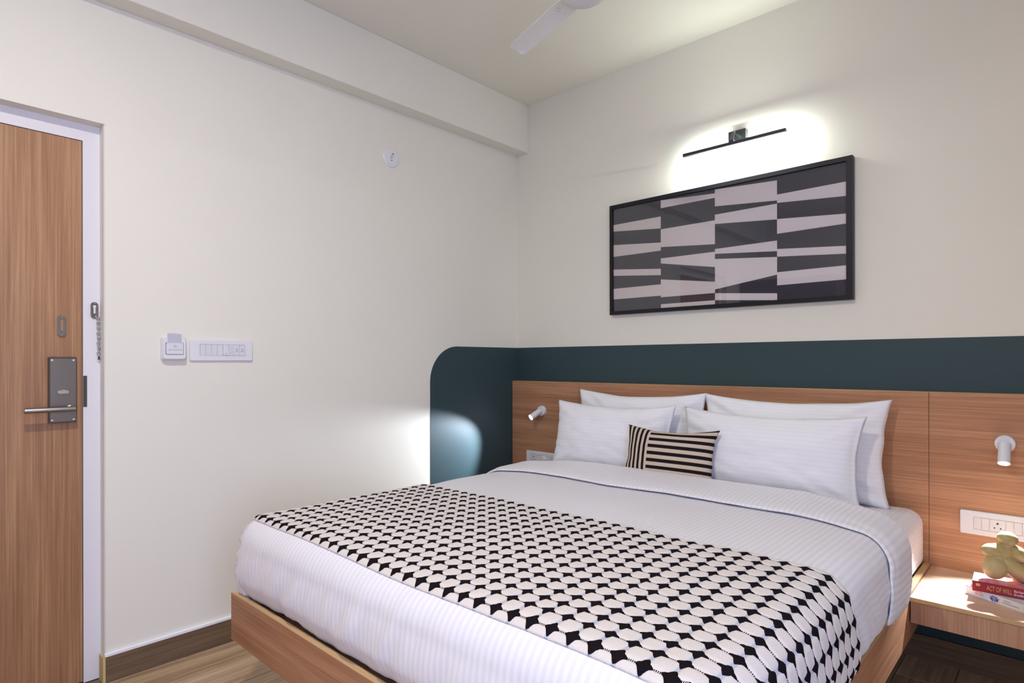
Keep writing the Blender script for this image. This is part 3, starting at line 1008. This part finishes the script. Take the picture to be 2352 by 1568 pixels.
# books
def book(loc, ang, L, Dp, th, cover, label, top=None):
    t = empty('book', loc, label, 'book', 'books on the nightstand', rot=(0, 0, math.radians(ang)))
    b = box(0, L, 0, Dp, 0, .0012)
    box(0, L, 0, Dp, th - .0012, th, bm=b)
    box(0, L, 0, .0014, 0, th, bm=b)
    mats_ = [cover] + ([top] if top else [])
    o = obj('cover', b, mats_, t)
    if top:
        for p in o.data.polygons:
            if p.center.z > th - .0006 and p.normal.z > .5: p.material_index = 1
    obj('pages', box(.001, L - .001, .0014, Dp - .001, .0012, th - .0012), M.page, t)
    return t, o
def blotch(name, cols, scale):
    m = mat(name, cols[0], 0.35)
    tc = nd(m, 'ShaderNodeTexCoord'); n = nd(m, 'ShaderNodeTexNoise', i_Scale=scale, i_Detail=3.0)
    lk(m, tc.outputs['Object'], n.inputs['Vector'])
    r = nd(m, 'ShaderNodeValToRGB')
    e = r.color_ramp.elements
    e[0].position = .38; e[0].color = (*cols[0], 1); e[1].position = .62; e[1].color = (*cols[-1], 1)
    for i, c in enumerate(cols[1:-1]):
        q = e.new(.38 + .24 * (i + 1) / (len(cols) - 1)); q.color = (*c, 1)
    lk(m, n.outputs['Fac'], r.inputs[0]); lk(m, r.outputs[0], bsdf(m).inputs['Base Color'])
    return m
M.red = mat('book_red', (0.30, 0.014, 0.035), 0.35)
M.redtop = blotch('book_red_front', [(0.62, 0.16, 0.40), (0.75, 0.36, 0.42), (0.72, 0.16, 0.10)], 32)
M.pale = blotch('book_pale', [(0.62, 0.62, 0.70), (0.70, 0.66, 0.72), (0.52, 0.60, 0.72)], 26)
M.gold = mat('gold_lettering', (0.62, 0.38, 0.14), 0.4)
M.whiteink = mat('white_lettering', (0.80, 0.74, 0.74), 0.5)
M.orange = mat('orange_lettering', (0.80, 0.24, 0.14), 0.5)
M.navy = blotch('spine_picture', [(0.03, 0.05, 0.16), (0.20, 0.06, 0.16), (0.16, 0.28, 0.52)], 90)
M.bluei = mat('blue_lettering', (0.34, 0.38, 0.58), 0.5)
bk, cv = book((2.489, -.326, .4125), -28.6, .185, .115, .030, M.pale, 'pale paperback with a blurred blue spine picture lying under the red book')
up = Matrix.Rotation(PI / 2, 4, 'X')
def spine(parent, body, x, z, size, m_, align='LEFT', sx=1.0):
    return text_mesh('spine_lettering', body, size, m_, parent, Matrix.Translation((x, -.0003, z)) @ up, align, .0002, sx)
for i_, (a_, w_, z_) in enumerate(((.022, .020, .020), (.045, .010, .0195), (.030, .012, .0135), (.046, .014, .0125))):
    o = obj('title_stroke', prism(rrect(a_, a_ + w_, z_ - .002, z_ + .002, .0008, 2), lambda a, b, d: (a, -d, b), 0, .0003), M.orange, cv)
star = []
for q in range(22):
    rr_ = (.0125 if q % 2 else .0085) * (1 + .15 * math.sin(q * 2.3))
    star.append((.094 + rr_ * 1.35 * math.cos(2 * PI * q / 22), .0145 + rr_ * math.sin(2 * PI * q / 22)))
obj('spine_picture', prism(star, lambda a, b, d: (a, -d, b), 0, .0003), M.navy, cv)
obj('spine_patch', prism(rrect(.112, .183, .001, .029, .001, 2), lambda a, b, d: (a, -d, b), 0, .0002), M.page, cv)
for z_, a_, w_ in ((.0195, .124, .022), (.012, .120, .052)):
    obj('author_stroke', prism(rrect(a_, a_ + w_, z_ - .0018, z_ + .0018, .0008, 2), lambda a, b, d: (a, -d, b), .0002, .0004), M.bluei, cv)
bk, cv = book((2.511, -.372, .4428), 2.5, .178, .110, .0345, M.red, 'red paperback with gold spine lettering lying under the figurine', M.redtop)
spine(cv, 'ACT OF WILL', .040, .0165, .0240, M.gold, sx=.47)
spine(cv, 'Barbara Taylor\nBradford', .113, .0170, .0115, M.whiteink, sx=.85)
obj('publisher_mark', prism(rrect(.010, .022, .018, .027, .002, 3), lambda a, b, d: (a, -d, b), 0, .0003), M.gold, cv)

# figurine: soft abstract seated body, one continuous mesh
def figurine():
    b = bmesh.new()
    def ell(c, r, rot=(0, 0, 0)):
        t_ = bmesh.new()
        bmesh.ops.create_uvsphere(t_, u_segments=24, v_segments=16, radius=1)
        from mathutils import Euler
        mx_ = Matrix.Translation(c) @ Euler([math.radians(a) for a in rot]).to_matrix().to_4x4() @ Matrix.Diagonal((*r, 1))
        bmesh.ops.transform(t_, matrix=mx_, verts=t_.verts)
        merge(b, t_)
    # local: x along the viewer's right in the photograph, y away, z up
    ell((-.022, .000, .044), (.037, .037, .042), (0, 14, 0))     # round haunch
    ell((.004, .004, .062), (.026, .028, .028))                   # hip
    ell((.036, -.012, .040), (.060, .027, .028), (0, 42, 0))      # long thigh sloping down to the knee
    ell((.072, .022, .044), (.024, .024, .022), (0, 30, 0))       # far leg
    ell((-.025, .004, .100), (.037, .026, .025), (0, 6, 0))      # rounded shoulder
    ell((.048, .004, .093), (.042, .026, .027), (0, 24, 0))       # broad shoulder and arm
    ell((.010, .004, .097), (.036, .026, .025))                   # chest
    ell((-.010, .004, .074), (.030, .027, .026))                  # waist
    ell((-.010, .004, .103), (.032, .025, .023), (0, 8, 0))       # upper back
    ell((.016, .004, .120), (.020, .018, .018))                   # neck
    ell((.020, .002, .144), (.0315, .027, .0255), (0, 14, 0))     # head
    me = bpy.data.meshes.new('figurine_raw'); b.to_mesh(me); b.free()
    o = bpy.data.objects.new('figurine_raw', me); C.objects.link(o)
    r = o.modifiers.new('r', 'REMESH'); r.mode = 'VOXEL'; r.voxel_size = .0018
    s = o.modifiers.new('s', 'SMOOTH'); s.factor = .5; s.iterations = 5
    bpy.context.view_layer.update()
    m2 = bpy.data.meshes.new_from_object(o.evaluated_get(bpy.context.evaluated_depsgraph_get()))
    bpy.data.objects.remove(o, do_unlink=True)
    zmin = min(v.co.z for v in m2.vertices)
    m2.transform(Matrix.Translation((0, 0, -zmin)))
    for p in m2.polygons: p.use_smooth = True
    m2.materials.clear(); m2.materials.append(M.stone)
    f = bpy.data.objects.new('figurine', m2)
    return link(f)
f = figurine()
f.location = (2.588, -.312, .4770)
f.rotation_euler = (0, 0, math.radians(36))
tag(f, 'olive-cream abstract seated figurine standing on the red book', 'figurine')

# ------------------------------------------------------------------ picture and picture light
PX0, PX1, PZ0, PZ1 = .770, 2.056, 1.528, 2.1725
t = empty('picture', (1.413, 0, 1.85), 'wide black-framed abstract print of dark and pale slanted bands under the picture light', 'picture')
ax0, ax1, az0, az1 = .788, 2.030, 1.5485, 2.1515
oc, ic = [(PX0, PZ0), (PX1, PZ0), (PX1, PZ1), (PX0, PZ1)], [(ax0, az0), (ax1, az0), (ax1, az1), (ax0, az1)]
part('frame', ring(oc, ic, on_back, .002, .036), M.frame, t)
part('print', box(ax0 - .004, ax1 + .004, -.020, -.003, az0 - .004, az1 + .004), M.printd, t)
cols = [.788, 1.098, 1.411, 1.7245, 2.030]
CR = [(88, 428), (428, 817), (817, 1266), (1266, 1770)]
top_l, top_r, bot_l, bot_r = 757, 402, 1490, 1372      # corners of the print as read off the photograph
bands = [
    [(868, 915, 804, 890), (1012, 1097, 992, 1050), (1188, 1233, 1181, 1227), (1327, 1403, 1293, 1375)],
    [(688, 745, 636, 668), (897, 1025, 830, 1003), (1107, 1143, 1057, 1168), (1258, 1387, 1274, 1355), (1437, 1470, 1408, 1440)],
    [(608, 730, 540, 685), (790, 857, 708, 822), (1038, 1073, 975, 1052), (1110, 1330, 1094, 1222), (1357, 1407, 1357, 1410)],
    [(643, 703, 545, 650), (820, 927, 778, 850), (1037, 1092, 1012, 1069), (1205, 1300, 1153, 1255)]]
def zz(xc, yc):
    k = (xc - 88) / (1770 - 88)
    # heights measured between the print's upper and lower edge at that column
    tp_, bt_ = top_l + (top_r - top_l) * k, bot_l + (bot_r - bot_l) * k
    return az1 - (yc - tp_) / (bt_ - tp_) * (az1 - az0)
for ci, col in enumerate(bands):
    for lt, lb, rt, rb in col:
        xl, xr = CR[ci]
        cl = lambda z_: max(az0, min(az1, z_))
        pts = [(cols[ci], cl(zz(xl, lb))), (cols[ci + 1], cl(zz(xr, rb))), (cols[ci + 1], cl(zz(xr, rt))), (cols[ci], cl(zz(xl, lt)))]
        part('pale_band', prism(pts, on_back, .0198, .0204), M.printl, t)
part('glass', box(ax0 - .002, ax1 + .002, -.0275, -.0255, az0 - .002, az1 + .002), M.glass, t)

t = empty('picture_light', (1.53, 0, 2.39), 'slim black picture light bar on a small nickel wall box above the print', 'lamp')
part('wall_box', box(1.489, 1.577, -.034, -.0005, 2.366, 2.421, .001, 1), M.nickel, t)
BY, BZ = -.115, 2.329
part('arm', tube([(1.538, -.034, 2.395), (1.538, -.052, 2.398), (1.539, -.075, 2.396), (1.541, -.095, 2.384), (1.542, -.108, 2.362), (1.5425, BY, 2.338)], .0062, 12), M.nickel, t, smooth=40)
part('clamp', box(1.5325, 1.5535, BY - .012, BY + .010, BZ - .002, BZ + .016, .001, 1), M.blackm, t)
br = part('light_bar', box(1.284, 1.800, BY - .011, BY + .008, BZ - .0085, BZ + .0075, .001, 1), M.blackm, t)
c30, s30 = math.cos(math.radians(28)), math.sin(math.radians(28))
b = new()
q = [Vector((1.290, BY + .0085 + .006 * s30, BZ + .006 * c30)), Vector((1.794, BY + .0085 + .006 * s30, BZ + .006 * c30)),
     Vector((1.794, BY + .0085 - .006 * s30, BZ - .006 * c30)), Vector((1.290, BY + .0085 - .006 * s30, BZ - .006 * c30))]
b.faces.new([b.verts.new(v + Vector((0, .003, 0))) for v in q])
o = obj('led_strip', b, M.strip, br); under(o, t)

# ------------------------------------------------------------------ ceiling fan
FC = Vector((1.465, -1.248, 0)); FZ = 2.60
t = empty('ceiling_fan', (FC.x, FC.y, ZC), 'white three-blade ceiling fan above the bed', 'fan')
part('canopy', lathe([(.0, 0), (.055, 0), (.050, -.03), (.025, -.07), (.012, -.075)], (FC.x, FC.y, ZC), (0, 0, 1), 28), M.fan, t, smooth=40)
part('rod', tube([(FC.x, FC.y, ZC - .06), (FC.x, FC.y, FZ + .08)], .011, 14), M.fan, t, smooth=40)
part('motor', lathe([(0, .115), (.05, .112), (.085, .098), (.100, .075), (.100, .045), (.092, .022), (.080, .008), (.062, -.004), (.030, -.012), (0, -.014)], (FC.x, FC.y, FZ - .022), (0, 0, 1), 48), M.fan, t, smooth=30)
tip_dir = math.atan2(.14, -.457)
for kf in range(3):
    a0 = tip_dir + kf * 2 * PI / 3
    rows_ = []
    bmf = bmesh.new()
    prof_ = [(.075, .030), (.105, .039), (.14, .041), (.25, .041), (.36, .040), (.45, .038), (.474, .035), (.482, .026)]
    tops, bots = [], []
    for r_, hw_ in prof_:
        rt_, rb_ = [], []
        for qn in range(7):
            w_ = -1 + qn / 3
            y_ = w_ * hw_
            zc_ = .010 * (w_ * .75) - .004 * w_ * w_ + .006
            p_ = Vector((r_, y_, zc_))
            p_.rotate(Matrix.Rotation(a0, 3, 'Z'))
            rt_.append(bmf.verts.new(p_ + Vector((FC.x, FC.y, FZ + .0016)))); rb_.append(bmf.verts.new(p_ + Vector((FC.x, FC.y, FZ))))
        tops.append(rt_); bots.append(rb_)
    for A_, s_ in ((tops, 1), (bots, -1)):
        for i in range(len(prof_) - 1):
            for qn in range(6):
                f_ = (A_[i][qn], A_[i + 1][qn], A_[i + 1][qn + 1], A_[i][qn + 1])
                bmf.faces.new(f_ if s_ > 0 else f_[::-1])
    for i in range(len(prof_) - 1):
        for qn in (0, 6):
            bmf.faces.new((tops[i][qn], tops[i + 1][qn], bots[i + 1][qn], bots[i][qn]))
    for i in (0, -1):
        for qn in range(6):
            bmf.faces.new((tops[i][qn], tops[i][qn + 1], bots[i][qn + 1], bots[i][qn]))
    bl = part('blade', bmf, M.fan2, t, smooth=30)
    for sy in (-.012, .012):
        p_ = Vector((.140, sy, .004)); p_.rotate(Matrix.Rotation(a0, 3, 'Z'))
        part('screw', lathe([(0, -.004), (.003, -.004), (.0055, -.001), (.0055, .003)], p_ + Vector((FC.x, FC.y, FZ)), (0, 0, 1), 12), M.chrome, bl, smooth=True)

# ------------------------------------------------------------------ cupboard added behind the camera to give the picture glass a dark reflection
M.dark = wood('wardrobe_laminate', 2, (0.05, 0.022, 0.022), (0.075, 0.034, 0.032), (0.10, 0.05, 0.045))
t = empty('added_wardrobe', (.5, YF + .3, 0), 'tall dark reddish brown cupboard added out of view for its reflection in the picture glass', 'added_wardrobe')
part('carcass', box(.02, 1.0, YF + .002, YF + .57, 0, 2.16), M.dark, t)
for x0 in (.022, .511):
    dd = part('wardrobe_door', box(x0, x0 + .487, YF + .57, YF + .59, .08, 2.158, .001, 1), M.dark, t)
    hx_ = .475 if x0 < .1 else .545
    part('handle', tube([(hx_, YF + .592, 1.0), (hx_, YF + .618, 1.0), (hx_, YF + .618, 1.25), (hx_, YF + .592, 1.25)], .005, 10), M.steel, dd)

# ------------------------------------------------------------------ ceiling panels (behind the camera's view)
def ceiling_panel(x, y, col, watts, label, R=.09):
    t = empty('ceiling_light_offscreen', (x, y, ZC), label, 'light')
    part('trim_ring', lathe([(.0, .0), (R + .015, 0), (R + .015, -.010), (R + .002, -.014), (R, -.010)], (x, y, ZC), (0, 0, 1), 36), M.plastic, t, smooth=30)
    part('diffuser_offscreen', lathe([(0, -.0105), (R, -.0105)], (x, y, ZC), (0, 0, 1), 36), M.panel, t)
    ld = bpy.data.lights.new('ceiling_lamp_offscreen', 'AREA')
    ld.shape = 'DISK'; ld.size = 2 * R - .01; ld.energy = watts; ld.color = col
    l = bpy.data.objects.new('ceiling_lamp_offscreen', ld)
    l.location = (0, 0, -.018)
    link(l, t)
ceiling_panel(1.75, -2.95, LAMP_C, LAMP_W, 'round white ceiling light nearer the entrance door', .065)
